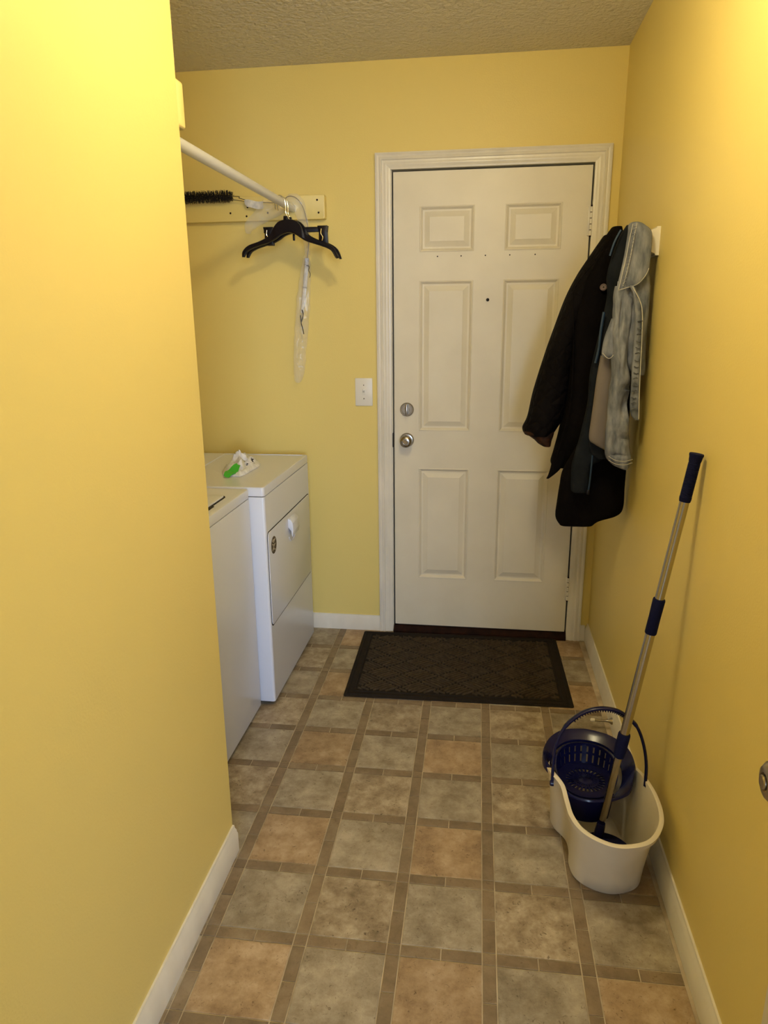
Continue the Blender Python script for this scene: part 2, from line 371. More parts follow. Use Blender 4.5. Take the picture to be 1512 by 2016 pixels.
# hinges: barrel of five knuckles and a leaf edge
for zc in (1.853, 1.055, .256):
    b = bmesh.new()
    for s in range(5):
        z0 = zc - .056 + s * .0225
        lathe(b, [(0, 0), (.0058, 0), (.0068, .001), (.0068, .0190), (.0058, .0200), (0, .0200)], 14, Matrix.Translation((-.1045, -.006, z0)))
    box(b, -.1155, -.1045, -.0035, .0045, zc - .056, zc + .056, .0008)
    hn = obj('hinge', b, M['trim'], d1)
    b = bmesh.new(); lathe(b, [(0, 0), (.0045, 0), (.0045, .121), (0, .121)], 10, Matrix.Translation((-.1045, -.006, zc - .0605))); obj('pin', b, M['thresh'], hn)
# small nail holes and the peephole
for x in (-.727, -.627, -.525, -.424, -.320):
    b = bmesh.new(); lathe(b, [(0, 0), (.0032, 0), (.0022, .0012), (0, .0008)], 10, axis_mx((x + rng.uniform(-.001, .001), SY + .0004, 1.730), (0, -1, 0))); obj('nail_hole', b, M['dark'], d1)
b = bmesh.new(); lathe(b, [(0, 0), (.0068, 0), (.0068, .002), (.0048, .0025), (.004, .001), (0, .001)], 18, axis_mx((-.511, SY, 1.551), (0, -1, 0))); obj('peephole', b, M['dark'], d1)
# jamb, strike, and stop strips coloured dark as the shade in the door gap
jb = bmesh.new()
box(jb, DX0, -.9215, 0, .14, 0, DZ); box(jb, -.1005, DX1, 0, .14, 0, DZ); box(jb, -.9215, -.1005, 0, .14, 2.072, DZ)
obj('jamb', jb, M['trim'], d1, smooth=False)
jb = bmesh.new(); box(jb, -.9215, -.906, .049, .09, .03, 2.072); box(jb, -.116, -.1005, .049, .09, .03, 2.072); box(jb, -.906, -.116, .049, .09, 2.056, 2.072)
obj('stop_strip', jb, M['dark'], d1, smooth=False)
b = bx(-.9225, -.9185, -.0045, .012, .91, .975, .001); obj('strike_plate', b, M['dark'], d1)
b = bmesh.new(); prism(b, [(-.022, 0), (-.022, .012), (-.005, .031), (.12, .031), (.12, 0)], 'x', -.9205, -.1015); obj('threshold', b, M['thresh'], d1, smooth=False)
b = bx(-.9, -.12, SY + .002, SY + .02, .0315, .0365); obj('door_sweep', b, M['dark'], d1, smooth=False)
# casing: mitred, ridged moulding
def casing(p0, p1, inward, m0, m1):
    """profile runs from outer edge (0) to inner edge (w); p0->p1 along outer edge; inward = unit vector in xz; m0,m1 mitre slopes"""
    w = .064; prof = [(0, 0), (0, .017), (.006, .019), (.010, .0165), (.015, .0155), (.020, .0185), (.026, .019), (.030, .0150), (.036, .0145), (.041, .0165), (.048, .0150), (.055, .011), (.060, .0115), (w, .009), (w, 0)]
    d = Vector((p1[0] - p0[0], p1[1] - p0[1])).normalized(); bm = bmesh.new(); rings = []
    for P, s in ((p0, m0), (p1, m1)):
        rings.append([(P[0] + inward[0] * u + d[0] * s * u, -h, P[1] + inward[1] * u + d[1] * s * u) for u, h in prof])
    strip_faces(bm, rings); return bm
t1 = struct('trim_1', (-.512, 0, 0))
CO = (-.9885, -.0375, 2.136)
obj('casing_leg', casing((CO[0], 0), (CO[0], CO[2]), (1, 0), 0, -1), M['trim'], t1)
obj('casing_leg', casing((CO[1], 0), (CO[1], CO[2]), (-1, 0), 0, -1), M['trim'], t1)
obj('casing_head', casing((CO[0], CO[2]), (CO[1], CO[2]), (0, -1), 1, -1), M['trim'], t1)

# ---------------------------------------------------------------- open door folded back against the right wall (only its knob and edge show)
d2 = struct('door_2', (-.06, YF + .02, 0))
b = bx(-.080, -.045, -3.02, -2.293, .012, 2.04, .002); sl = obj('slab', b, M['door'], d2)
k, kb = knob_set('door_knob', (-.080, -2.336, .895), (-1, 0, 0), d2, m=M['brass']); obj('lock_button', kb, M['brass'], k)
for zc in (.25, 1.85):
    b = bmesh.new(); lathe(b, [(0, 0), (.0065, 0), (.0065, .1), (0, .1)], 12, Matrix.Translation((-.04, -3.03, zc))); obj('hinge', b, M['brass'], d2)

# ================================================================ THINGS
# light switch
t = thing('light_switch', (-1.0515, 0, 1.16), 'white toggle light switch plate on yellow wall left of the door', 'switch')
b = bx(-1.091, -1.012, -.0065, -.0002, 1.0975, 1.2215, .003); obj('wall_plate', b, M['plate'], t)
b = bx(-1.0575, -1.0455, -.0085, -.006, 1.146, 1.174, .0008); obj('toggle_frame', b, M['plate'], t)
b = bmesh.new(); prism(b, [(-.006, 1.155), (-.006, 1.168), (-.0195, 1.175), (-.0205, 1.167)], 'x', -1.0555, -1.0475, .001); obj('toggle', b, M['plate'], t)
for zz in (1.19, 1.13):
    b = bmesh.new(); lathe(b, [(0, 0), (.0032, 0), (.0028, .0012), (0, .0014)], 12, axis_mx((-1.0515, -.0064, zz), (0, -1, 0))); obj('screw', b, M['nickel'], t)

# rod cleats
def cleat_outline(x0, x1, z0, z1):
    return rrect(x0, x1, z0, z1, .007, 3)
t = thing('rod_cleat', (-1.6, -.02, 1.935), 'yellow painted board on the back wall, brush and rod against it', 'board')
b = bmesh.new(); prism(b, cleat_outline(-2.07, -1.2, 1.886, 1.983), 'y', -.038, -.0005, .003); obj('board', b, M['cleat'], t)
for x, z in ((-1.613, 1.919), (-1.536, 1.941), (-1.542, 1.905), (-1.448, 1.916), (-1.232, 1.961), (-1.227, 1.911)):
    b = bmesh.new(); lathe(b, [(0, 0), (.0042, 0), (.0035, .0012), (0, .0006)], 10, axis_mx((x, -.0381, z), (0, -1, 0))); obj('nail_head', b, M['thresh'], t)
t = thing('rod_cleat', (-1.6, YE + .02, 1.935), 'yellow painted board end showing past the edge of the left wall', 'board')
b = bmesh.new(); prism(b, cleat_outline(-2.07, XL, 1.886, 1.983), 'y', YE + .0005, YE + .038, .003); obj('board', b, M['cleat'], t)

# closet rod
RX, RZ = -1.338, 1.930
b = bmesh.new(); tube(b, [(RX, -1.5015, RZ), (RX, -.8, RZ), (RX, -.0385, RZ)], .0158, 24)
tag(obj('closet_rod', b, M['rod']), 'white round clothes rod running to the back wall board', 'rod')

# hangers
def hanger(y, dx, label, kind):
    t = thing('clothes_hanger', (RX + dx, y, 1.80), label, 'hanger', 'hangers on the white rod')
    # one moulded body: hub with two curved arms
    top = [(-1.5035, 1.723), (-1.500, 1.745), (-1.475, 1.767), (-1.428, 1.782), (-1.386, 1.803), (-1.362, 1.838), (-1.340, 1.856), (-1.305, 1.861), (-1.275, 1.856), (-1.256, 1.838), (-1.238, 1.806), (-1.192, 1.783), (-1.150, 1.769), (-1.121, 1.747), (-1.106, 1.712)]
    bot = [(-1.493, 1.723), (-1.480, 1.743), (-1.455, 1.756), (-1.425, 1.765), (-1.388, 1.775), (-1.358, 1.789), (-1.336, 1.803), (-1.305, 1.811), (-1.277, 1.803), (-1.250, 1.786), (-1.228, 1.775), (-1.186, 1.762), (-1.152, 1.750), (-1.131, 1.737), (-1.1145, 1.710)]
    T = catmull([(x + dx, 0, z) for x, z in top], 60); Bt = catmull([(x + dx, 0, z) for x, z in bot], 60)
    b = bmesh.new(); rings = []
    for i in range(60):
        hh = .008 if 20 < i < 40 else .0065
        a, c = T[i], Bt[i]; n_ = (a - c).normalized() * .002
        rings.append([(a.x, y - hh * .6, a.z), (a.x - n_.x, y - hh, a.z - n_.z), (c.x + n_.x, y - hh, c.z + n_.z), (c.x, y - hh * .6, c.z), (c.x, y + hh * .6, c.z), (c.x + n_.x, y + hh, c.z + n_.z), (a.x - n_.x, y + hh, a.z - n_.z), (a.x, y + hh * .6, a.z)])
    strip_faces(b, rings); obj('body', b, M['black_plastic'], t)
    # raised rib along the lower edge
    b = bmesh.new(); tube(b, [(p.x, y - .008, p.z + .004) for p in Bt], .0028, 8); obj('rib', b, M['black_plastic'], t)
    if kind == 'clip':
        b = bmesh.new(); box(b, -1.425 + dx, -1.160 + dx, y - .005, y + .005, 1.815, 1.835, .002); obj('clip_bar', b, M['black_plastic'], t)
        for cx in (-1.404, -1.180):
            b = bmesh.new()
            prism(b, [(cx - .021 + dx, 1.838), (cx + .021 + dx, 1.838), (cx + .017 + dx, 1.812), (cx + .019 + dx, 1.768), (cx - .017 + dx, 1.768), (cx - .015 + dx, 1.812)], 'y', y - .013, y - .0055, .0015)
            prism(b, [(cx - .021 + dx, 1.838), (cx + .021 + dx, 1.838), (cx + .017 + dx, 1.812), (cx + .019 + dx, 1.768), (cx - .017 + dx, 1.768), (cx - .015 + dx, 1.812)], 'y', y + .0055, y + .013, .0015)
            cl = obj('clip', b, M['black_plastic'], t)
            b = bmesh.new(); tube(b, [(cx + dx - .004, y - .0145, 1.826), (cx + dx - .006, y - .0150, 1.808), (cx + dx + .001, y - .0150, 1.795), (cx + dx - .002, y - .0145, 1.781)], .0022, 8, 16); obj('spring', b, M['chrome'], cl)
    # wire hook over the rod
    pts = [(RX + dx * .5 + .024, y, 1.857), (RX + .030, y, 1.872), (RX + .0235, y, 1.889), (RX + .024, y, 1.912), (RX + .0195, y, 1.936), (RX + .009, y, 1.948), (RX - .004, y, 1.9495), (RX - .015, y, 1.942), (RX - .0195, y, 1.927), (RX - .020, y, 1.908), (RX - .016, y, 1.898)]
    if kind != 'clip':
        pts = [(RX + .040 + dx * .5, y, 1.856)] + [(p[0], p[1], p[2]) for p in pts[1:]]
    b = bmesh.new(); tube(b, pts, .0021, 8, 60); obj('hook', b, M['chrome'], t)
    b = bmesh.new(); prism(b, [(-1.325 + dx, 1.855), (-1.306 + dx, 1.855), (-1.308 + dx, 1.874), (-1.323 + dx, 1.874)], 'y', y - .006, y + .006, .0015); obj('hook_socket', b, M['black_plastic'], t)
    if kind == 'clip':
        b = bmesh.new(); box(b, -1.305 + dx, -1.297 + dx, y - .004, y + .004, 1.785, 1.815, .001); obj('size_peg', b, M['black_plastic'], t)
hanger(-.240, 0, 'front black plastic hanger with curved arms, hooked over the rod', 'plain')
hanger(-.205, .007, 'rear black plastic hanger with a straight clip bar behind the front one', 'clip')

# flexible brush in its bag
t = thing('flexible_brush', (-1.5, -.06, 1.97), 'long flexible cleaning brush with black bristles, bagged, bent over the rod', 'brush')
b = bmesh.new()
for s in range(52):
    x = -1.99 + s * .0078
    for k in range(30):
        a = 2 * math.pi * k / 30 + rng.uniform(-.1, .1); l = .025 * rng.uniform(.85, 1.08) * (.8 if s > 49 else 1)
        o = Vector((x + rng.uniform(-.002, .002), -.0690, 1.981)); tip = o + Vector((rng.uniform(-.004, .004), math.cos(a) * l, math.sin(a) * l))
        dd = (tip - o).normalized(); sd = dd.cross(Vector((1, 0, 0))).normalized() * .0011; s2 = Vector((.0011, 0, 0))
        strip_faces(b, [[o + sd, o + s2, o - sd, o - s2], [tip + sd * .7, tip + s2 * .7, tip - sd * .7, tip - s2 * .7]])
o = obj('bristles', b, M['bristle'], t, smooth=False, kind='stuff')
b = bmesh.new()
tube(b, [(-1.99, -.069, 1.982), (-1.60, -.069, 1.981), (-1.56, -.066, 1.973), (-1.52, -.063, 1.962), (-1.46, -.062, 1.954), (-1.40, -.062, 1.951), (-1.372, -.061, 1.955), (-1.357, -.058, 1.972), (-1.335, -.056, 1.9755), (-1.310, -.056, 1.962), (-1.288, -.056, 1.928), (-1.276, -.054, 1.880), (-1.271, -.052, 1.832), (-1.272, -.05, 1.78), (-1.281, -.048, 1.728)], .0017, 8, 90)
tube(b, [(-1.60, -.069, 1.968), (-1.555, -.066, 1.963), (-1.535, -.064, 1.958)], .0013, 6, 14)
obj('wire', b, M['wire'], t)
b = bmesh.new(); 
rows = []
for i in range(9):
    u = i / 8; x = -1.538 + .08 * u; zt = 1.966 - .009 * u + .002 * math.sin(7 * u); zb = 1.934 - .003 * u + .004 * math.sin(5 * u + 1) + (.012 if i == 0 else 0)
    yy = -.068 - .004 * math.sin(6 * u)
    rows.append([(x, yy, zt), (x, yy - .002, (zt + zb) / 2), (x, yy + .001, zb), (x, yy + .0022, zb), (x, yy, (zt + zb) / 2), (x, yy + .0012, zt)])
strip_faces(b, rows); obj('paper_tag', b, M['paper'], t)
b = bmesh.new(); tube(b, [(-1.2815, -.046, 1.730), (-1.290, -.044, 1.66), (-1.3005, -.043, 1.58), (-1.3125, -.042, 1.505)], [.0085, .0095, .0095, .0075], 14); obj('handle', b, M['paper'], t, label='white taped handle end')
for z_, x_ in ((1.703, -1.285), (1.61, -1.297)):
    b = bmesh.new(); lathe(b, [(.0098, -.003), (.0105, -.002), (.0105, .002), (.0098, .003)], 14, axis_mx((x_, -.0435, z_), (-.1, 0, -1)), False, False); obj('tape_band', b, M['stitch'], t)
b = bmesh.new(); tube(b, [(-1.319, -.05, 1.495), (-1.316, -.054, 1.466), (-1.306, -.054, 1.497), (-1.311, -.052, 1.518), (-1.306, -.054, 1.497), (-1.316, -.054, 1.466), (-1.311, -.053, 1.44), (-1.307, -.052, 1.415)], .0022, 6, 40); obj('twist_tie', b, M['dark'], t)
b = bmesh.new(); tube(b, [(-1.283, -.055, 1.70), (-1.271, -.056, 1.695), (-1.274, -.056, 1.68), (-1.268, -.055, 1.665), (-1.272, -.055, 1.65)], .0012, 6, 20); obj('twist_tie', b, M['dark'], t)
def bag(name, sl, seed, amp, y0, y1):
    return obj(name, garment([(z, a, c, y0, y1) for z, a, c in sl], 60, 30, 2.0, amp, 45, 22, seed, hollow=False, edge=.005, fine=.004), M['film'], t, label='clear plastic sleeve')
bag('plastic_sleeve', [(1.74, -1.298, -1.270), (1.66, -1.318, -1.269), (1.58, -1.332, -1.273), (1.49, -1.345, -1.281), (1.40, -1.354, -1.293), (1.30, -1.361, -1.304), (1.25, -1.362, -1.314), (1.215, -1.361, -1.325), (1.203, -1.350, -1.335)], 3, .006, -.056, -.026)
bag('plastic_sleeve', [(1.983, -1.350, -1.308), (1.96, -1.358, -1.286), (1.92, -1.330, -1.275), (1.87, -1.310, -1.266), (1.82, -1.292, -1.262), (1.74, -1.288, -1.266)], 9, .008, -.075, -.045)
bag('plastic_sleeve', [(1.962, -1.462, -1.372), (1.94, -1.475, -1.356), (1.91, -1.51, -1.372), (1.88, -1.540, -1.44), (1.85, -1.548, -1.50), (1.832, -1.540, -1.52)], 14, .009, -.076, -.045)

# ---------------------------------------------------------------- dryer and washer
def side_round(x0, x1, y0, y1, r, n=6):
    """plan outline with the two front (+x) corners rounded"""
    out = [(x0, y0)]
    for cx, cy, a in ((x1 - r, y0 + r, -90), (x1 - r, y1 - r, 0)):
        for k in range(n + 1):
            t_ = R(a + 90 * k / n); out.append((cx + r * math.cos(t_), cy + r * math.sin(t_)))
    return out + [(x0, y1)]
def machine_shell(t, x0, x1, y0, y1, zs, zt):
    b = bmesh.new(); prism(b, side_round(x0, x1, y0, y1, .010), 'z', .022, zs - .0035, .0015); obj('cabinet', b, M['enamel'], t)
    b = bmesh.new(); prism(b, side_round(x0 + .01, x1 - .006, y0 + .006, y1 - .006, .006), 'z', zs - .0045, zs + .001); obj('seam_gap', b, M['dark'], t)
    b = bmesh.new()
    out = side_round(x0, x1, y0, y1, .012); inn = side_round(x0 + .012, x1 - .007, y0 + .007, y1 - .007, .008); inn2 = side_round(x0 + .02, x1 - .018, y0 + .018, y1 - .018, .006)
    strip_faces(b, [[(x, y, zs) for x, y in out], [(x, y, zt - .006) for x, y in out], [(x * .7 + u * .3, y * .7 + w * .3, zt - .0015) for (x, y), (u, w) in zip(out, inn)], [(x, y, zt) for x, y in inn], [(x, y, zt - .0015) for x, y in inn2]])
    obj('top_panel', b, M['enamel'], t)
    for fx in (x0 + .06, x1 - .06):
        for fy in (y0 + .06, y1 - .06):
            b = bmesh.new(); lathe(b, [(0, 0), (.018, 0), (.018, .01), (.008, .014), (.008, .024), (0, .024)], 14, Matrix.Translation((fx, fy, 0))); obj('foot', b, M['black_plastic'], t)
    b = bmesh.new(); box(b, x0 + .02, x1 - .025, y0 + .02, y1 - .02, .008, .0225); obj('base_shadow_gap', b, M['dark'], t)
DX, DY0, DY1 = -1.297, -.765, -.102
t = thing('dryer', (-1.64, -.433, 0), 'white clothes dryer beside the back wall, drop door facing the hall', 'dryer')
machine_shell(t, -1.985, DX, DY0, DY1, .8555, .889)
# console at the rear, step of the top before it
b = bmesh.new(); prism(b, [(-1.985, .889), (-1.985, 1.012), (-1.955, 1.022), (-1.905, .922), (-1.86, .889)], 'y', DY0 + .03, DY1 - .03, .004); cs = obj('console', b, M['enamel'], t)
for yy in (-.6, -.3):
    b = bmesh.new(); lathe(b, [(0, 0), (.024, 0), (.02, .022), (0, .024)], 20, axis_mx((-1.93, yy, .985), (.88, 0, .45))); obj('dial', b, M['plate'], cs)
b = bmesh.new(); tube(b, [(-1.663, DY0 + .012, .8885), (-1.668, -.40, .8885), (-1.680, DY1 - .022, .8885)], .0022, 8); tube(b, [(-1.680, DY1 - .022, .8885), (DX - .02, DY1 - .02, .8885)], .0018, 8); obj('top_ridge', b, M['enamel'], t)
# drop-down door: outline recess, slab, cup handle
b = bmesh.new(); prism(b, rrect(-.7565, -.1175, .336, .7145, .021), 'x', DX - .004, DX + .0008); obj('door_gap', b, M['dark'], t)
dd = bmesh.new(); prism(dd, rrect(-.7525, -.1215, .3415, .7105, .018), 'x', DX - .002, DX + .0036, .0015); dd = obj('door', dd, M['enamel'], t)
hb = bmesh.new()
prism(hb, [(DX + .003, .692), (DX + .013, .689), (DX + .023, .674), (DX + .0245, .640), (DX + .021, .618), (DX + .017, .616), (DX + .015, .640), (DX + .003, .655)], 'y', -.482, -.382, .002)
obj('handle', hb, M['enamel'], dd)
hb = bmesh.new(); tube(hb, [(DX + .0040, -.478, .612), (DX + .0040, -.46, .594), (DX + .0040, -.43, .587), (DX + .0040, -.40, .594), (DX + .0040, -.385, .612)], .003, 8, 24); obj('handle_recess', hb, M['enamel'], dd)
# oval printed sticker with dark wavy stripes
def oval(ry, rz, yc, zc, n=28): return [(yc + ry * math.cos(2 * math.pi * k / n), zc + rz * math.sin(2 * math.pi * k / n)) for k in range(n)]
b = bmesh.new(); prism(b, oval(.034, .034, -.690, .648), 'x', DX + .0034, DX + .0043); so = obj('sticker', b, M['sticker'], dd)
b = bmesh.new()
for k_, (yy, zz, l, s_) in enumerate(((-.701, .668, .018, .5), (-.684, .664, .024, .7), (-.703, .651, .02, -.6), (-.686, .646, .024, .5), (-.701, .634, .022, .6), (-.683, .628, .016, -.5))):
    tube(b, [(DX + .0044, yy - l / 2, zz - l * s_ / 3), (DX + .0044, yy, zz + .002), (DX + .0044, yy + l / 2, zz + l * s_ / 3)], [.0009, .0018, .0009], 6)
obj('sticker_mark', b, M['sticker_light'], so)

WX, WY0, WY1 = -1.346, -1.462, -.786
t = thing('washing_machine', (-1.68, -1.12, 0), 'white top loading washing machine between the dryer and the left wall', 'washer')
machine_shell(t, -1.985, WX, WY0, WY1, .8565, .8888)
b = bmesh.new(); prism(b, side_round(-1.84, WX - .045, WY0 + .10, WY1 - .115, .022), 'z', .8873, .8940, .003); ld = obj('lid', b, M['enamel'], t)
b = bmesh.new(); prism(b, side_round(-1.845, WX - .040, WY0 + .095, WY1 - .110, .026), 'z', .8863, .8895); obj('lid_gap', b, M['dark'], t)
b = bmesh.new(); box(b, WX - .049, WX - .032, -1.22, -1.04, .8866, .8900, .002); obj('finger_notch', b, M['dark'], t)
b = bmesh.new(); prism(b, [(-1.985, .889), (-1.985, 1.012), (-1.955, 1.022), (-1.91, .925), (-1.87, .889)], 'y', WY0 + .03, WY1 - .03, .004); cs = obj('console', b, M['enamel'], t)
for yy in (-1.3, -.95):
    b = bmesh.new(); lathe(b, [(0, 0), (.024, 0), (.02, .022), (0, .024)], 20, axis_mx((-1.935, yy, .97), (.88, 0, .45))); obj('dial', b, M['plate'], cs)

# crumpled wrapper on the dryer
t = thing('crumpled_wrapper', (-1.50, -.46, .889), 'crumpled white plastic wrapper with a green strip, on top of the dryer', 'wrapper')
def crumple(cx, cy, rx, ry, h, seed, rot):
    b = bmesh.new(); rings = []
    n, m_ = 26, 11
    for i in range(m_ + 1):
        u = i / m_; ring = []
        for k in range(n):
            a = 2 * math.pi * k / n
            w = 1 + .28 * noise.noise(Vector((math.cos(a) * 1.6 + seed, math.sin(a) * 1.6, 1)))
            x, y = u * rx * w * math.cos(a), u * ry * w * math.sin(a)
            z = .004 + max(0, h * (1 - u ** 1.6) * (.55 + .9 * noise.noise(Vector((x * 34 + seed, y * 34, 2))))) + .010 * abs(noise.noise(Vector((x * 90, y * 90, seed))))
            if u > .92: z *= .35
            ring.append((cx + x * math.cos(rot) - y * math.sin(rot), cy + x * math.sin(rot) + y * math.cos(rot), .8885 + z))
        rings.append(ring)
    strip_faces(b, [[(p[0], p[1], .8886) for p in rings[-1]]] + rings[::-1], True, True, True); return b
obj('film_crumple', crumple(-1.500, -.43, .070, .16, .066, 2.0, .15), M['wrapper'], t)
b = bmesh.new(); rows = []
for i in range(12):
    u = i / 11; cx = -1.492 + .022 * u; cy = -.62 + .085 * u; w = .005 + .011 * math.sin(math.pi * min(1, u * .9 + .1)); z = .891 + .028 * u + .004 * math.sin(9 * u)
    rows.append([(cx - w, cy, z + .010), (cx - w * .3, cy, z + .004), (cx + w, cy + .01, z), (cx + w, cy + .01, z - .003), (cx - w * .3, cy, z + .001), (cx - w, cy, z + .007)])
strip_faces(b, rows); obj('green_strip', b, M['green'], t)
b = bmesh.new()
for k_ in range(13):
    a = -.5 + .17 * k_; x, y = -1.505 + .046 * math.cos(a), -.43 + .09 * math.sin(a)
    tube(b, [(x, y, .907 + .006 * (k_ % 3)), (x + .007, y + .010 * rng.uniform(-1, 1), .909 + .006 * (k_ % 2))], .0022, 5)
obj('printed_mark', b, M['ink'], t)

# ---------------------------------------------------------------- doormat
MO = Vector((-.597, -.334, 0)); MR = R(1.4)
t = thing('doormat', MO, 'dark brown ribbed rubber doormat on the tiles before the door', 'doormat')
t.rotation_euler = (0, 0, MR)
def mat_part(name, bm, m, **k):
    bmesh.ops.transform(bm, matrix=Matrix.Translation(MO) @ Matrix.Rotation(MR, 4, 'Z'), verts=bm.verts)
    return obj(name, bm, m, t, **k)
MW, MD = .4575, .310
b = bmesh.new(); prism(b, rrect(-MW, MW, -MD, MD, .008, 3), 'z', .0008, .0055, .0015)
mat_part('base', b, M['mat'])
b = bmesh.new()
for o_, hgt in ((.014, .0085), (.040, .0088)):
    r_ = .0042
    tube(b, [(-MW + o_, -MD + o_, .0055), (MW - o_, -MD + o_, .0055), (MW - o_, MD - o_, .0055), (-MW + o_, MD - o_, .0055)], (r_), 8, closed=True) if False else None
    for (x0, y0, x1, y1) in ((-MW + o_, -MD + o_, MW - o_, -MD + o_), (MW - o_, -MD + o_, MW - o_, MD - o_), (-MW + o_, MD - o_, MW - o_, MD - o_), (-MW + o_, -MD + o_, -MW + o_, MD - o_)):
        tube(b, [(x0, y0, .0062), (x1, y1, .0062)], .0036, 6)
mat_part('border_ridge', b, M['mat'])
b = bmesh.new(); cs_ = .112; lim = (MW - .050, MD - .050); nr = 6; s2 = math.sqrt(.5)
for i in range(-9, 10):
    for j in range(-9, 10):
        for k in range(nr):
            off = (k + .5) / nr - .5
            if (i + j) % 2: a0, a1 = (i + off, j - .46), (i + off, j + .46)
            else: a0, a1 = (i - .46, j + off), (i + .46, j + off)
            def W(p): return Vector(((p[0] * .94 - p[1] * .94) * cs_ * s2 * 1.05, (p[0] + p[1]) * cs_ * s2 * .72, 0))
            p, q_ = W(a0), W(a1)
            t0, t1_ = 0.0, 1.0; d = q_ - p; ok = True
            for ax in (0, 1):
                L_ = lim[ax]
                if abs(d[ax]) < 1e-9:
                    if abs(p[ax]) > L_: ok = False
                    continue
                u0, u1 = (-L_ - p[ax]) / d[ax], (L_ - p[ax]) / d[ax]
                if u0 > u1: u0, u1 = u1, u0
                t0, t1_ = max(t0, u0), min(t1_, u1)
            if not ok or t1_ - t0 < .12: continue
            A_, B_ = p + d * t0, p + d * t1_; s = Vector((-d.y, d.x, 0)).normalized(); e = d.normalized() * .002
            wd = .0033
            strip_faces(b, [[A_ - s * wd + Vector((0, 0, .005)), B_ - s * wd + Vector((0, 0, .005)), B_ + s * wd + Vector((0, 0, .005)), A_ + s * wd + Vector((0, 0, .005))],
                            [A_ + e - s * wd * .55 + Vector((0, 0, .0120)), B_ - e - s * wd * .55 + Vector((0, 0, .0120)), B_ - e + s * wd * .55 + Vector((0, 0, .0120)), A_ + e + s * wd * .55 + Vector((0, 0, .0120))]], True, False, True)
mat_part('pile_rib', b, M['rib'], smooth=False, kind='stuff')

# ---------------------------------------------------------------- coat rack and coats on the right wall
t = thing('coat_rack', (-.015, -.48, 1.697), 'white moulded coat rack board on right wall behind the coats', 'rack')
b = bmesh.new(); prism(b, [(0, 1.655), (-.010, 1.655), (-.012, 1.660), (-.020, 1.664), (-.028, 1.667), (-.028, 1.727), (-.021, 1.730), (-.012, 1.733), (-.010, 1.738), (0, 1.738)], 'y', -.80, -.18); obj('board', b, M['trim'], t, smooth=False)
for yy in (-.785, -.70, -.64, -.50, -.30):
    b = bmesh.new(); tube(b, [(-.027, yy, 1.70), (-.045, yy, 1.700), (-.058, yy, 1.708), (-.062, yy, 1.722), (-.060, yy, 1.732)], .004, 10, 20); tube(b, [(-.027, yy, 1.68), (-.036, yy, 1.662), (-.034, yy, 1.646), (-.024, yy, 1.640)], .004, 10, 16); obj('hook', b, M['nickel'], t)

# black velvet coat with quilted sleeve (furthest to the left)
t = thing('black_coat', (-.10, -.52, 1.75), 'black velvet coat with a quilted sleeve and brown cuff lining, hanging leftmost', 'coat', None)
obj('body', garment([(1.770, -.098, -.066, -.545, -.47), (1.74, -.118, -.060, -.565, -.45), (1.68, -.150, -.058, -.585, -.44), (1.60, -.195, -.06, -.600, -.43), (1.50, -.225, -.07, -.602, -.43), (1.35, -.222, -.09, -.602, -.43), (1.20, -.222, -.10, -.600, -.43), (1.08, -.236, -.12, -.598, -.43), (1.0, -.252, -.15, -.595, -.44), (.96, -.262, -.17, -.590, -.45), (.945, -.258, -.19, -.585, -.46)], 60, 56, 2.6, .012, 12, 3, 5, fine=.002), M['velvet'], t)
slv = obj('sleeve', garment([(1.745, -.122, -.09, -.545, -.47), (1.735, -.130, -.08, -.56, -.46), (1.682, -.164, -.09, -.572, -.44), (1.618, -.204, -.12, -.578, -.43), (1.541, -.240, -.16, -.584, -.42), (1.445, -.272, -.19, -.588, -.42), (1.341, -.304, -.20, -.59, -.42), (1.217, -.337, -.21, -.59, -.42), (1.125, -.354, -.225, -.588, -.43), (1.082, -.371, -.245, -.584, -.435), (1.058, -.362, -.26, -.578, -.44)], 70, 56, 2.2, .012, 14, 7, 8, fine=.004), M['quilt'], t, label='black quilted sleeve')
obj('cuff_lining', garment([(1.085, -.366, -.25, -.572, -.445), (1.066, -.367, -.255, -.578, -.44), (1.053, -.346, -.258, -.580, -.44), (1.040, -.327, -.262, -.580, -.44), (1.028, -.314, -.264, -.578, -.45), (1.020, -.300, -.266, -.575, -.46)], 24, 36, 2.4, .006, 22, 18, 4, fine=.003, edge=.003), M['lining_brown'], slv, label='brown cuff lining')
obj('tail', garment([(1.01, -.262, -.21, -.600, -.575), (.985, -.263, -.215, -.602, -.575), (.955, -.267, -.226, -.602, -.576), (.935, -.271, -.240, -.601, -.577), (.918, -.276, -.258, -.599, -.579), (.907, -.281, -.272, -.596, -.582)], 30, 28, 2.0, .003, 20, 10, 6, hollow=False), M['velvet'], t)
b = bmesh.new(); tube(b, [(-.108, -.578, 1.742), (-.165, -.602, 1.65), (-.222, -.606, 1.565), (-.218, -.610, 1.45), (-.213, -.610, 1.354), (-.213, -.609, 1.18), (-.235, -.606, 1.06), (-.250, -.602, .984)], .0016, 6, 50); obj('seam', b, M['quilt'], t)
b = bmesh.new(); lathe(b, [(0, 0), (.0095, 0), (.0115, .002), (.0115, .0045), (.009, .006), (.0075, .0042), (0, .0040)], 22, axis_mx((-.128, -.611, 1.571), (-.1, -1, .1)))
bt = obj('button', b, M['button'], t, label='dark grey button')
b = bmesh.new(); lathe(b, [(0, 0), (.0028, 0), (.0028, .0052), (0, .0052)], 10, axis_mx((-.128, -.611, 1.571), (-.1, -1, .1))); obj('button_eye', b, M['dark'], bt)

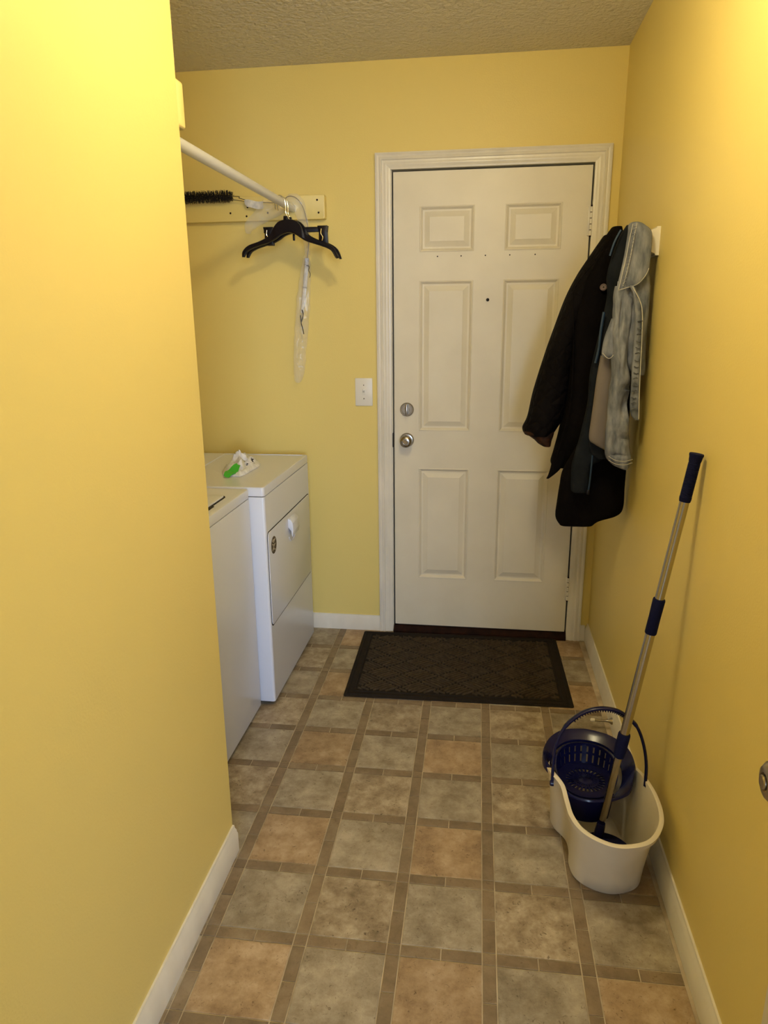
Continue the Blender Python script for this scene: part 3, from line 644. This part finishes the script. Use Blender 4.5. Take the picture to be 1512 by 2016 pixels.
# long black garment, lowest hem
t = thing('long_black_garment', (-.06, -.64, 1.72), 'longest plain black garment, its curved hem lowest of the coats', 'coat')
obj('body', garment([(1.725, -.074, -.050, -.670, -.615), (1.60, -.090, -.030, -.675, -.612), (1.40, -.100, -.022, -.678, -.610), (1.20, -.120, -.020, -.680, -.608), (1.08, -.165, -.016, -.682, -.606), (.96, -.226, -.014, -.682, -.604), (.894, -.238, -.014, -.684, -.602), (.82, -.245, -.014, -.684, -.602), (.790, -.247, -.035, -.684, -.602), (.770, -.244, -.092, -.682, -.604), (.752, -.232, -.115, -.680, -.606)], 64, 60, 3.0, .010, 16, 3, 21), M['velvet'], t)

# slate jacket with teal zip
t = thing('slate_jacket', (-.07, -.72, 1.74), 'dark slate blue jacket with teal zip, between black coat and denim', 'jacket')
obj('body', garment([(1.752, -.086, -.068, -.730, -.700), (1.72, -.104, -.058, -.738, -.692), (1.65, -.127, -.050, -.744, -.690), (1.595, -.136, -.045, -.745, -.690), (1.54, -.131, -.045, -.745, -.690), (1.45, -.143, -.045, -.745, -.690), (1.30, -.168, -.05, -.745, -.690), (1.20, -.170, -.06, -.745, -.690), (1.09, -.187, -.075, -.745, -.690), (1.04, -.198, -.095, -.745, -.690), (1.006, -.205, -.110, -.744, -.690), (.985, -.209, -.142, -.742, -.690), (.95, -.209, -.148, -.740, -.692), (.90, -.207, -.150, -.738, -.694), (.889, -.200, -.156, -.734, -.698)], 70, 56, 2.8, .006, 20, 4, 31, fine=.001), M['slate'], t)
b = bmesh.new(); tube(b, [(-.142, -.750, 1.49), (-.148, -.752, 1.43), (-.150, -.752, 1.38), (-.158, -.752, 1.33)], (.0045), 8, 30); obj('teal_piping', b, M['teal'], t, label='teal piping')
b = bmesh.new(); tube(b, [(-.108, -.748, 1.735), (-.125, -.751, 1.70), (-.136, -.751, 1.66)], .0035, 8, 20); obj('teal_piping', b, M['teal'], t, label='teal piping')
b = bmesh.new(); tube(b, [(-.146, -.744, 1.03), (-.148, -.746, .97), (-.150, -.745, .92), (-.153, -.743, .895)], .003, 8, 30); zz = obj('zip', b, M['teal'], t, label='teal zip')
b = bmesh.new(); prism(b, rrect(-.158, -.149, .888, .904, .003, 3), 'y', -.750, -.744, .001); obj('zip_pull', b, M['black_plastic'], zz)
obj('pocket_flap', garment([(1.075, -.160, -.140, -.752, -.742), (1.05, -.160, -.105, -.754, -.742), (1.03, -.152, -.099, -.754, -.742), (1.012, -.130, -.103, -.752, -.742)], 14, 28, 2.6, .002, 20, 10, 3), M['slate'], t)

# denim jacket, nearest
t = thing('denim_jacket', (-.06, -.80, 1.74), 'pale washed denim jacket with grey lining, on the near end of rack', 'jacket')
obj('body', garment([(1.70, -.085, -.034, -.800, -.760), (1.64, -.092, -.026, -.812, -.755), (1.566, -.100, -.016, -.826, -.752), (1.486, -.110, -.014, -.832, -.752), (1.415, -.125, -.014, -.832, -.752), (1.353, -.100, -.013, -.830, -.752), (1.322, -.075, -.010, -.825, -.753), (1.296, -.05, -.012, -.82, -.755)], 44, 52, 2.6, .010, 18, 6, 41, fine=.002), M['denim'], t)
cl = obj('collar', garment([(1.749, -.090, -.066, -.824, -.760), (1.742, -.094, -.050, -.834, -.758), (1.721, -.099, -.031, -.842, -.80), (1.678, -.104, -.029, -.846, -.815), (1.640, -.109, -.030, -.846, -.820), (1.604, -.115, -.033, -.846, -.824), (1.580, -.119, -.048, -.845, -.828), (1.565, -.121, -.066, -.844, -.830), (1.556, -.122, -.090, -.843, -.831), (1.549, -.123, -.105, -.842, -.832)], 44, 52, 2.6, .006, 14, 7, 44, fine=.0015), M['denim'], t)
b = bmesh.new()
tube(b, [(-.089, -.836, 1.742), (-.097, -.8475, 1.70), (-.104, -.852, 1.65), (-.112, -.852, 1.60), (-.119, -.850, 1.555)], .0011, 6, 40)
tube(b, [(-.119, -.849, 1.553), (-.095, -.849, 1.560), (-.065, -.850, 1.570), (-.045, -.850, 1.592), (-.035, -.850, 1.615)], .0011, 6, 40)
tube(b, [(-.078, -.838, 1.744), (-.086, -.851, 1.70), (-.092, -.853, 1.65), (-.100, -.853, 1.60), (-.107, -.851, 1.565)], .0011, 6, 40)
obj('stitching', b, M['stitch'], cl)
b = bmesh.new()
for k_ in range(17):
    u = k_ / 16; x = -.084 - .022 * u; z = 1.735 - .165 * u
    tube(b, [(x - .005, -.8525 + .012 * (1 - min(1, u * 5)), z), (x + .006, -.8535 + .012 * (1 - min(1, u * 5)), z + rng.uniform(-.004, .004))], .0011, 5)
obj('seam_pucker', b, M['denim'], cl)
obj('lining', garment([(1.355, -.146, -.09, -.790, -.752), (1.282, -.154, -.09, -.792, -.752), (1.20, -.159, -.09, -.792, -.752), (1.145, -.163, -.088, -.792, -.752), (1.085, -.165, -.09, -.790, -.752), (1.066, -.146, -.095, -.786, -.754), (1.046, -.110, -.099, -.782, -.756)], 36, 44, 2.6, .003, 18, 3, 52), M['grey_lining'], t, label='grey lining panel')
lower = garment([(1.47, -.128, -.085, -.834, -.80), (1.416, -.145, -.08, -.838, -.80), (1.385, -.150, -.09, -.838, -.802), (1.362, -.151, -.100, -.836, -.806), (1.352, -.146, -.112, -.832, -.81)], 22, 36, 2.4, .004, 24, 12, 3, fine=.003)
ps = obj('hem_band', lower, M['denim'], t)
b = bmesh.new(); tube(b, [(-.151, -.839, 1.366), (-.138, -.842, 1.352), (-.128, -.842, 1.350), (-.118, -.842, 1.360), (-.112, -.842, 1.368)], .0013, 6, 24); obj('stitching', b, M['stitch'], ps)
slv = obj('sleeve', garment([(1.566, -0.1260, -0.0760, -.842, -.79), (1.545, -0.1280, -0.0660, -.848, -.79), (1.47, -0.1260, -0.0700, -.854, -.79), (1.40, -0.1240, -0.0720, -.858, -.79), (1.339, -0.1200, -0.0720, -.860, -.79), (1.28, -0.1190, -0.0580, -.860, -.79), (1.21, -0.1210, -0.0600, -.858, -.79), (1.126, -0.1220, -0.0500, -.856, -.79), (1.06, -0.1200, -0.0420, -.855, -.79), (1.035, -0.1170, -0.0380, -.855, -.79), (1.022, -0.1090, -0.0380, -.853, -.792), (1.006, -0.0890, -0.0400, -.851, -.795), (.997, -0.0640, -0.0440, -.848, -.80)], 100, 72, 2.1, .014, 26, 9, 61, fine=.003, edge=.004, dents=((-.072, 1.546, .016, .012, .028), (-.105, 1.47, .004, .05, .012), (-.060, 1.262, .022, .007, .022), (-.074, 1.205, .013, .034, .024), (-.098, 1.33, .005, .04, .008), (-.062, 1.10, .020, .012, .012), (-.095, 1.085, .012, .02, .009), (-.078, 1.045, .03, .004, .006))), M['denim'], t)
b = bmesh.new()
tube(b, [(-.113, -.857, 1.042), (-.09, -.863, 1.030), (-.06, -.863, 1.028), (-.038, -.858, 1.034)], .0010, 6, 30)
tube(b, [(-.112, -.855, 1.030), (-.09, -.860, 1.018), (-.06, -.861, 1.016), (-.038, -.856, 1.022)], .0010, 6, 30)
obj('stitching', b, M['stitch'], slv)
pk = obj('front_placket', garment([(1.566, -0.0890, -0.0770, -.856, -.838), (1.54, -0.0770, -0.0610, -.862, -.842), (1.49, -0.0670, -0.0480, -.864, -.844), (1.42, -0.0630, -0.0430, -.865, -.845), (1.33, -0.0630, -0.0390, -.866, -.846), (1.26, -0.0610, -0.0360, -.866, -.846), (1.20, -0.0590, -0.0330, -.866, -.846), (1.175, -0.0530, -0.0310, -.865, -.847), (1.16, -0.0410, -0.0290, -.864, -.848)], 60, 32, 2.8, .007, 30, 26, 71, fine=.007), M['denim'], t)
b = bmesh.new(); tube(b, [(-.081, -.862, 1.562), (-.059, -.866, 1.525), (-.048, -.868, 1.49), (-.043, -.869, 1.42), (-.040, -.870, 1.33), (-.037, -.870, 1.25), (-.032, -.870, 1.165)], .0016, 6, 50); obj('stitching', b, M['stitch'], pk)
b = bmesh.new()
for k_ in range(15):
    z = 1.46 - .019 * k_; s = rng.choice((-1, 1)) * .004
    tube(b, [(-.059, -.869, z), (-.051, -.8705, z + s), (-.045, -.869, z + s * .4)], .0016, 5)
obj('seam_pucker', b, M['denim_dark'], pk)

# ---------------------------------------------------------------- spin mop bucket
t = thing('mop_bucket', (-.17, -1.42, 0), 'cream mop bucket with navy wringer basket, beside the right baseboard', 'bucket')
TOP = [(-.15, -1.667), (-.089, -1.645), (-.051, -1.592), (-.036, -1.535), (-.040, -1.475), (-.058, -1.425), (-.066, -1.38), (-.087, -1.31), (-.13, -1.266), (-.185, -1.252), (-.24, -1.266), (-.283, -1.31), (-.303, -1.37), (-.297, -1.432), (-.273, -1.475), (-.265, -1.522), (-.258, -1.575), (-.237, -1.622), (-.197, -1.656)]
BOT = [(-.152, -1.577), (-.104, -1.565), (-.070, -1.537), (-.055, -1.49), (-.064, -1.44), (-.084, -1.40), (-.086, -1.36), (-.10, -1.29), (-.14, -1.236), (-.185, -1.220), (-.23, -1.228), (-.268, -1.252), (-.281, -1.295), (-.272, -1.34), (-.246, -1.384), (-.241, -1.43), (-.246, -1.48), (-.235, -1.53), (-.20, -1.563)]
RZ_ = [.236, .236, .237, .240, .252, .266, .256, .248, .248, .248, .248, .248, .250, .266, .256, .243, .238, .236, .236]
NB = 114
Tc = catmull([(x, y, z) for (x, y), z in zip(TOP, RZ_)], NB, True); Bc = catmull([(x, y, 0) for x, y in BOT], NB, True)
def off(cur, d):
    out = []
    for i, p in enumerate(cur):
        tg = (cur[(i + 1) % len(cur)] - cur[i - 1]); n_ = Vector((tg.y, -tg.x, 0)).normalized(); out.append(p + n_ * d)
    return out
def lerp(a, b, u): return [p + (q_ - p) * u for p, q_ in zip(a, b)]
Bi = off(Bc, -.006)
rings = [[p + Vector((0, 0, .001)) for p in off(Bc, -.006)], [p + Vector((0, 0, .006)) for p in Bc]]
for u in (.2, .4, .6, .8, .90): rings.append([Vector((p.x, p.y, .006 + (q_.z - .006) * u)) for p, q_ in zip(lerp(Bc, Tc, u ** 1.25), Tc)])
L9 = lerp(Bc, Tc, .9 ** 1.25)
rings.append([Vector((p.x, p.y, q_.z - .0235)) for p, q_ in zip(off(L9, .0005), Tc)])
rings.append([Vector((p.x, p.y, q_.z - .0225)) for p, q_ in zip(off(L9, .0105), Tc)])
rings.append([Vector((p.x, p.y, q_.z - .003)) for p, q_ in zip(off(Tc, .0095), Tc)])
rings.append([Vector((p.x, p.y, q_.z)) for p, q_ in zip(off(Tc, .0025), Tc)])
rings.append([Vector((p.x, p.y, q_.z - .001)) for p, q_ in zip(off(Tc, -.002), Tc)])
for u in (.85, .6, .35, .1, .04): rings.append([Vector((p.x, p.y, .012 + (q_.z - .012) * u)) for p, q_ in zip(off(lerp(Bc, Tc, u ** 1.25), -.0035), Tc)])
b = bmesh.new(); strip_faces(b, rings); obj('tub', b, M['bucket'], t)
# basket: flange, cup wall with slots at the back, slotted floor
HC = Vector((-.197, -1.366)); HR = .087
FL = [(-.087, -1.432), (-.071, -1.385), (-.078, -1.32), (-.118, -1.268), (-.170, -1.244), (-.205, -1.241), (-.255, -1.254), (-.297, -1.298), (-.318, -1.355), (-.313, -1.400), (-.286, -1.425), (-.262, -1.447), (-.232, -1.462), (-.197, -1.468), (-.158, -1.462), (-.118, -1.452)]
NF = 110
def sst(a, b_, x): x = max(0, min(1, (x - a) / (b_ - a))); return x * x * (3 - 2 * x)
Fo = catmull([(x, y, 0) for x, y in FL], NF, True)
Fo = [Vector((p.x, p.y, .205 + .067 * sst(-1.465, -1.400, p.y) + .012 * sst(-1.40, -1.25, p.y))) for p in Fo]
def ang(p): return math.atan2(p.y - HC.y, p.x - HC.x)
def loop(r_, dz): return [Vector((HC.x + r_ * math.cos(ang(p)), HC.y + r_ * math.sin(ang(p)), .203 + .063 * sst(-1.10, 1.0, math.sin(ang(p))) + dz)) for p in Fo]
Z_ = lambda ps, dz: [p + Vector((0, 0, dz)) for p in ps]
H1 = loop(HR + .010, 0)
skirt = [Vector((p.x, p.y, p.z - .024 * sst(-1.46, -1.42, p.y) - .003)) for p in off(Fo, .002)]
b = bmesh.new()
fr = [skirt, Z_(off(Fo, .002), -.004), Z_(Fo, .001), Z_(lerp(Fo, H1, .18), .0025), Z_(lerp(Fo, H1, .6), .001), H1, Z_(H1, -.008), Z_(lerp(Fo, H1, .6), -.006), Z_(Fo, -.006)]
strip_faces(b, fr + [fr[0]], True, False, False); ba = obj('wringer_collar', b, M['navy'], t, weld=True)
# apron below the low front of the collar
b = bmesh.new(); n_ = 44; ap = []
for k_ in range(n_ + 1):
    a = R(226) + R(88) * k_ / n_; c_, s_ = math.cos(a), math.sin(a); zt = .203 + .063 * sst(-1.10, 1.0, s_)
    ap.append([Vector((HC.x + r_ * c_, HC.y + r_ * s_, z)) for r_, z in ((HR + .008, zt - .001), (HR + .003, .165), (HR - .004, .122), (HR - .008, .122), (HR - .001, .165), (HR + .004, zt - .001))])
strip_faces(b, ap); obj('apron', b, M['navy'], ba)
# spinning basket: rim ring, slotted wall, slotted floor
ZB = .196; nb = 30
def rim_z(a): return .200 + .060 * sst(-1.10, 1.0, math.sin(a))
def cyl_pt(a, z, ro):
    r_ = .080 + (HR - .080) * max(0, (z - ZB)) / .064 + ro
    return Vector((HC.x + r_ * math.cos(a), HC.y + r_ * math.sin(a), z))
b = bmesh.new(); rg = []
for k_ in range(64):
    a = 2 * math.pi * k_ / 64; z = rim_z(a)
    rg.append([cyl_pt(a, z - .004, 0), cyl_pt(a, z + .001, -.0005), cyl_pt(a, z + .001, .0035), cyl_pt(a, z - .004, .0035)])
strip_faces(b, rg + [rg[0]], True, False, False); sp = obj('basket_rim', b, M['navy'], ba, weld=True)
b = bmesh.new()
def patch(a0, a1, f0, f1):
    q_ = []
    for f in (f0, f1):
        z0, z1 = ZB + (rim_z(a0) - ZB) * f, ZB + (rim_z(a1) - ZB) * f
        q_.append([cyl_pt(a0, z0, 0), cyl_pt(a1, z1, 0), cyl_pt(a1, z1, .003), cyl_pt(a0, z0, .003)])
    strip_faces(b, q_)
for k_ in range(nb * 2):
    st_ = 2 * math.pi / (nb * 2); a0 = st_ * k_; a1 = a0 + st_
    if math.sin(a0 + st_ / 2) < -.25: patch(a0, a1, 0, 1); continue
    patch(a0, a1, 0, .10); patch(a0, a1, .50, .58); patch(a0, a1, .88, 1)
    if k_ % 2 == 0: patch(a0 - st_ * .22, a1 + st_ * .22, .08, .9)
obj('basket_wall', b, M['navy'], ba)
b = bmesh.new(); MB = Matrix.Translation((HC.x, HC.y, ZB))
lathe(b, [(.054, -.001), (.0815, -.001), (.0815, .003), (.060, .0035), (.054, .003), (.054, -.001)], 48, MB, False, False)
lathe(b, [(0, -.001), (.020, -.001), (.020, .003), (.013, .006), (0, .006)], 32, MB)
lathe(b, [(.032, -.001), (.037, -.001), (.037, .0035), (.032, .0035), (.032, -.001)], 40, MB, False, False)
for k_ in range(26):
    q_ = bmesh.new(); box(q_, .018, .056, -.0026, .0026, -.001, .003); merge(b, q_, MB @ Matrix.Rotation(2 * math.pi * k_ / 26, 4, 'Z'))
obj('basket_floor', b, M['navy'], ba)
# carrying handle, ribbed grip below its crown
hp = [(-.300, -1.452, .238), (-.299, -1.44, .29), (-.293, -1.428, .345), (-.270, -1.415, .395), (-.228, -1.408, .434), (-.184, -1.405, .450), (-.141, -1.405, .449), (-.109, -1.408, .433), (-.080, -1.412, .404), (-.061, -1.42, .355), (-.052, -1.43, .300), (-.053, -1.44, .245)]
b = bmesh.new(); hc_ = catmull(hp, 70)
tube(b, hc_, [(.0055, .0085) if 18 < i < 50 else (.0042, .0065) for i in range(70)], 12); ha = obj('carry_handle', b, M['navy'], t)
b = bmesh.new()
for i in range(22, 48):
    p = hc_[i]; tg = (hc_[i + 1] - hc_[i - 1]).normalized(); dn = Vector((tg.z, 0, -tg.x)); dn = dn if dn.z < 0 else -dn
    tube(b, [p + dn * .005 + Vector((0, -.004, 0)), p + dn * .0085 + Vector((0, -.003, 0)), p + dn * .0085 + Vector((0, .003, 0)), p + dn * .005 + Vector((0, .004, 0))], .0014, 6)
obj('grip_rib', b, M['navy'], ha)
for p, d in (((-.3005, -1.452, .240), (-1, 0, 0)), ((-.050, -1.44, .247), (1, 0, 0))):
    b = bmesh.new(); lathe(b, [(0, -.004), (.008, -.004), (.008, .004), (.006, .006), (0, .006)], 18, axis_mx(p, d)); obj('pivot_cap', b, M['navy'], ha)

# mop standing in the bucket and leaning on the right wall
PA = Vector((-.168, -1.462, .098)); PB = Vector((-.022, -1.476, 1.166)); PD = (PB - PA)
def on(u): return PA + PD * u
t = thing('spin_mop', on(0), 'long handled mop with navy grips, in the bucket, leaning on yellow wall', 'mop')
def seg(name, u0, u1, prof, m, parent=None, label=None):
    b = bmesh.new(); L_ = PD.length * (u1 - u0)
    lathe(b, [(r_, f * L_) for r_, f in prof], 24, axis_mx(on(u0), PD)); return obj(name, b, m, parent or t, label=label)
seg('pole', .045, .24, [(0, 0), (.0098, 0), (.0098, 1), (0, 1)], M['steel'])
seg('pole', .29, .585, [(0, 0), (.0118, 0), (.0118, 1), (0, 1)], M['steel'])
seg('pole', .64, .90, [(0, 0), (.0112, 0), (.0112, 1), (0, 1)], M['steel'])
seg('lock_collar', .231, .299, [(0, 0), (.0105, 0), (.014, .04), (.0155, .3), (.0158, .95), (.0145, 1), (0, 1)], M['navy_foam'], label='navy lock collar')
seg('foam_grip', .57, .658, [(0, 0), (.0135, 0), (.0145, .03), (.0142, .5), (.0150, .97), (.0140, 1), (0, 1)], M['navy_foam'], label='navy middle grip')
pr = [(0, 0), (.0125, 0), (.0135, .04)]
for k_ in range(24): pr += [(.0140, .1 + .03 * k_), (.0128, .115 + .03 * k_)]
pr += [(.0142, .86), (.0150, .93), (.0165, .97), (.0160, 1), (0, 1)]
seg('hand_grip', .892, 1.0, pr, M['navy_foam'], label='navy ribbed hand grip')
b = bmesh.new(); lathe(b, [(0, 0), (.012, .002), (.0135, .02), (.012, .05), (.0105, .058), (0, .058)], 20, axis_mx(on(-.02), PD)); hg = obj('hinge_block', b, M['navy'], t)
hm = axis_mx((-.152, -1.490, .062), (.05, .03, 1))
b = bmesh.new(); lathe(b, [(0, 0), (.066, 0), (.070, .004), (.070, .010), (.060, .016), (.030, .020), (.018, .030), (0, .032)], 40, hm); mh = obj('mop_head', b, M['navy_foam'], t)
b = bmesh.new()
for k_ in range(64):
    a = 2 * math.pi * k_ / 64; r1, r2 = .060, .072 + rng.uniform(-.004, .002)
    tube(b, [hm @ Vector((r1 * math.cos(a), r1 * math.sin(a), .001)), hm @ Vector((r2 * math.cos(a), r2 * math.sin(a), -.012)), hm @ Vector(((r2 - .004) * math.cos(a + .05), (r2 - .004) * math.sin(a + .05), -.040))], .0032, 5)
obj('fringe', b, M['fringe'], mh, kind='stuff')

# door stop on the right baseboard
t = thing('door_stop', (-.015, -.776, 0.040), 'small metal door stop with white tip, sticking out of right baseboard', 'door stop')
b = bmesh.new(); lathe(b, [(0, 0), (.013, 0), (.012, .004), (.006, .012), (.0042, .025), (.0040, .066), (0, .066)], 18, axis_mx((-.0150, -.776, 0.040), (-1, 0, 0))); obj('stem', b, M['nickel'], t)
b = bmesh.new(); lathe(b, [(0, 0), (.0062, 0), (.0068, .003), (.0065, .012), (.004, .015), (0, .015)], 16, axis_mx((-.078, -.776, 0.040), (-1, 0, 0))); obj('rubber_tip', b, M['rubber'], t)

# ceiling lamp (out of frame, above and ahead of the camera)
LX, LY = -.58, -1.80
t = thing('ceiling_lamp', (LX, LY, H), 'small ceiling lamp with glowing glass globe over the hall', 'lamp')
b = bmesh.new(); lathe(b, [(0, -.001), (.075, -.001), (.075, -.018), (.050, -.030), (.030, -.060), (0, -.060)], 40, Matrix.Translation((LX, LY, H))); obj('base', b, M['trim'], t)
b = bmesh.new(); lathe(b, [(.030, -.058), (.055, -.072), (.072, -.100), (.075, -.130), (.066, -.165), (.042, -.188), (0, -.196)], 40, Matrix.Translation((LX, LY, H)), False); obj('glass_globe', b, M['lampglass'], t)
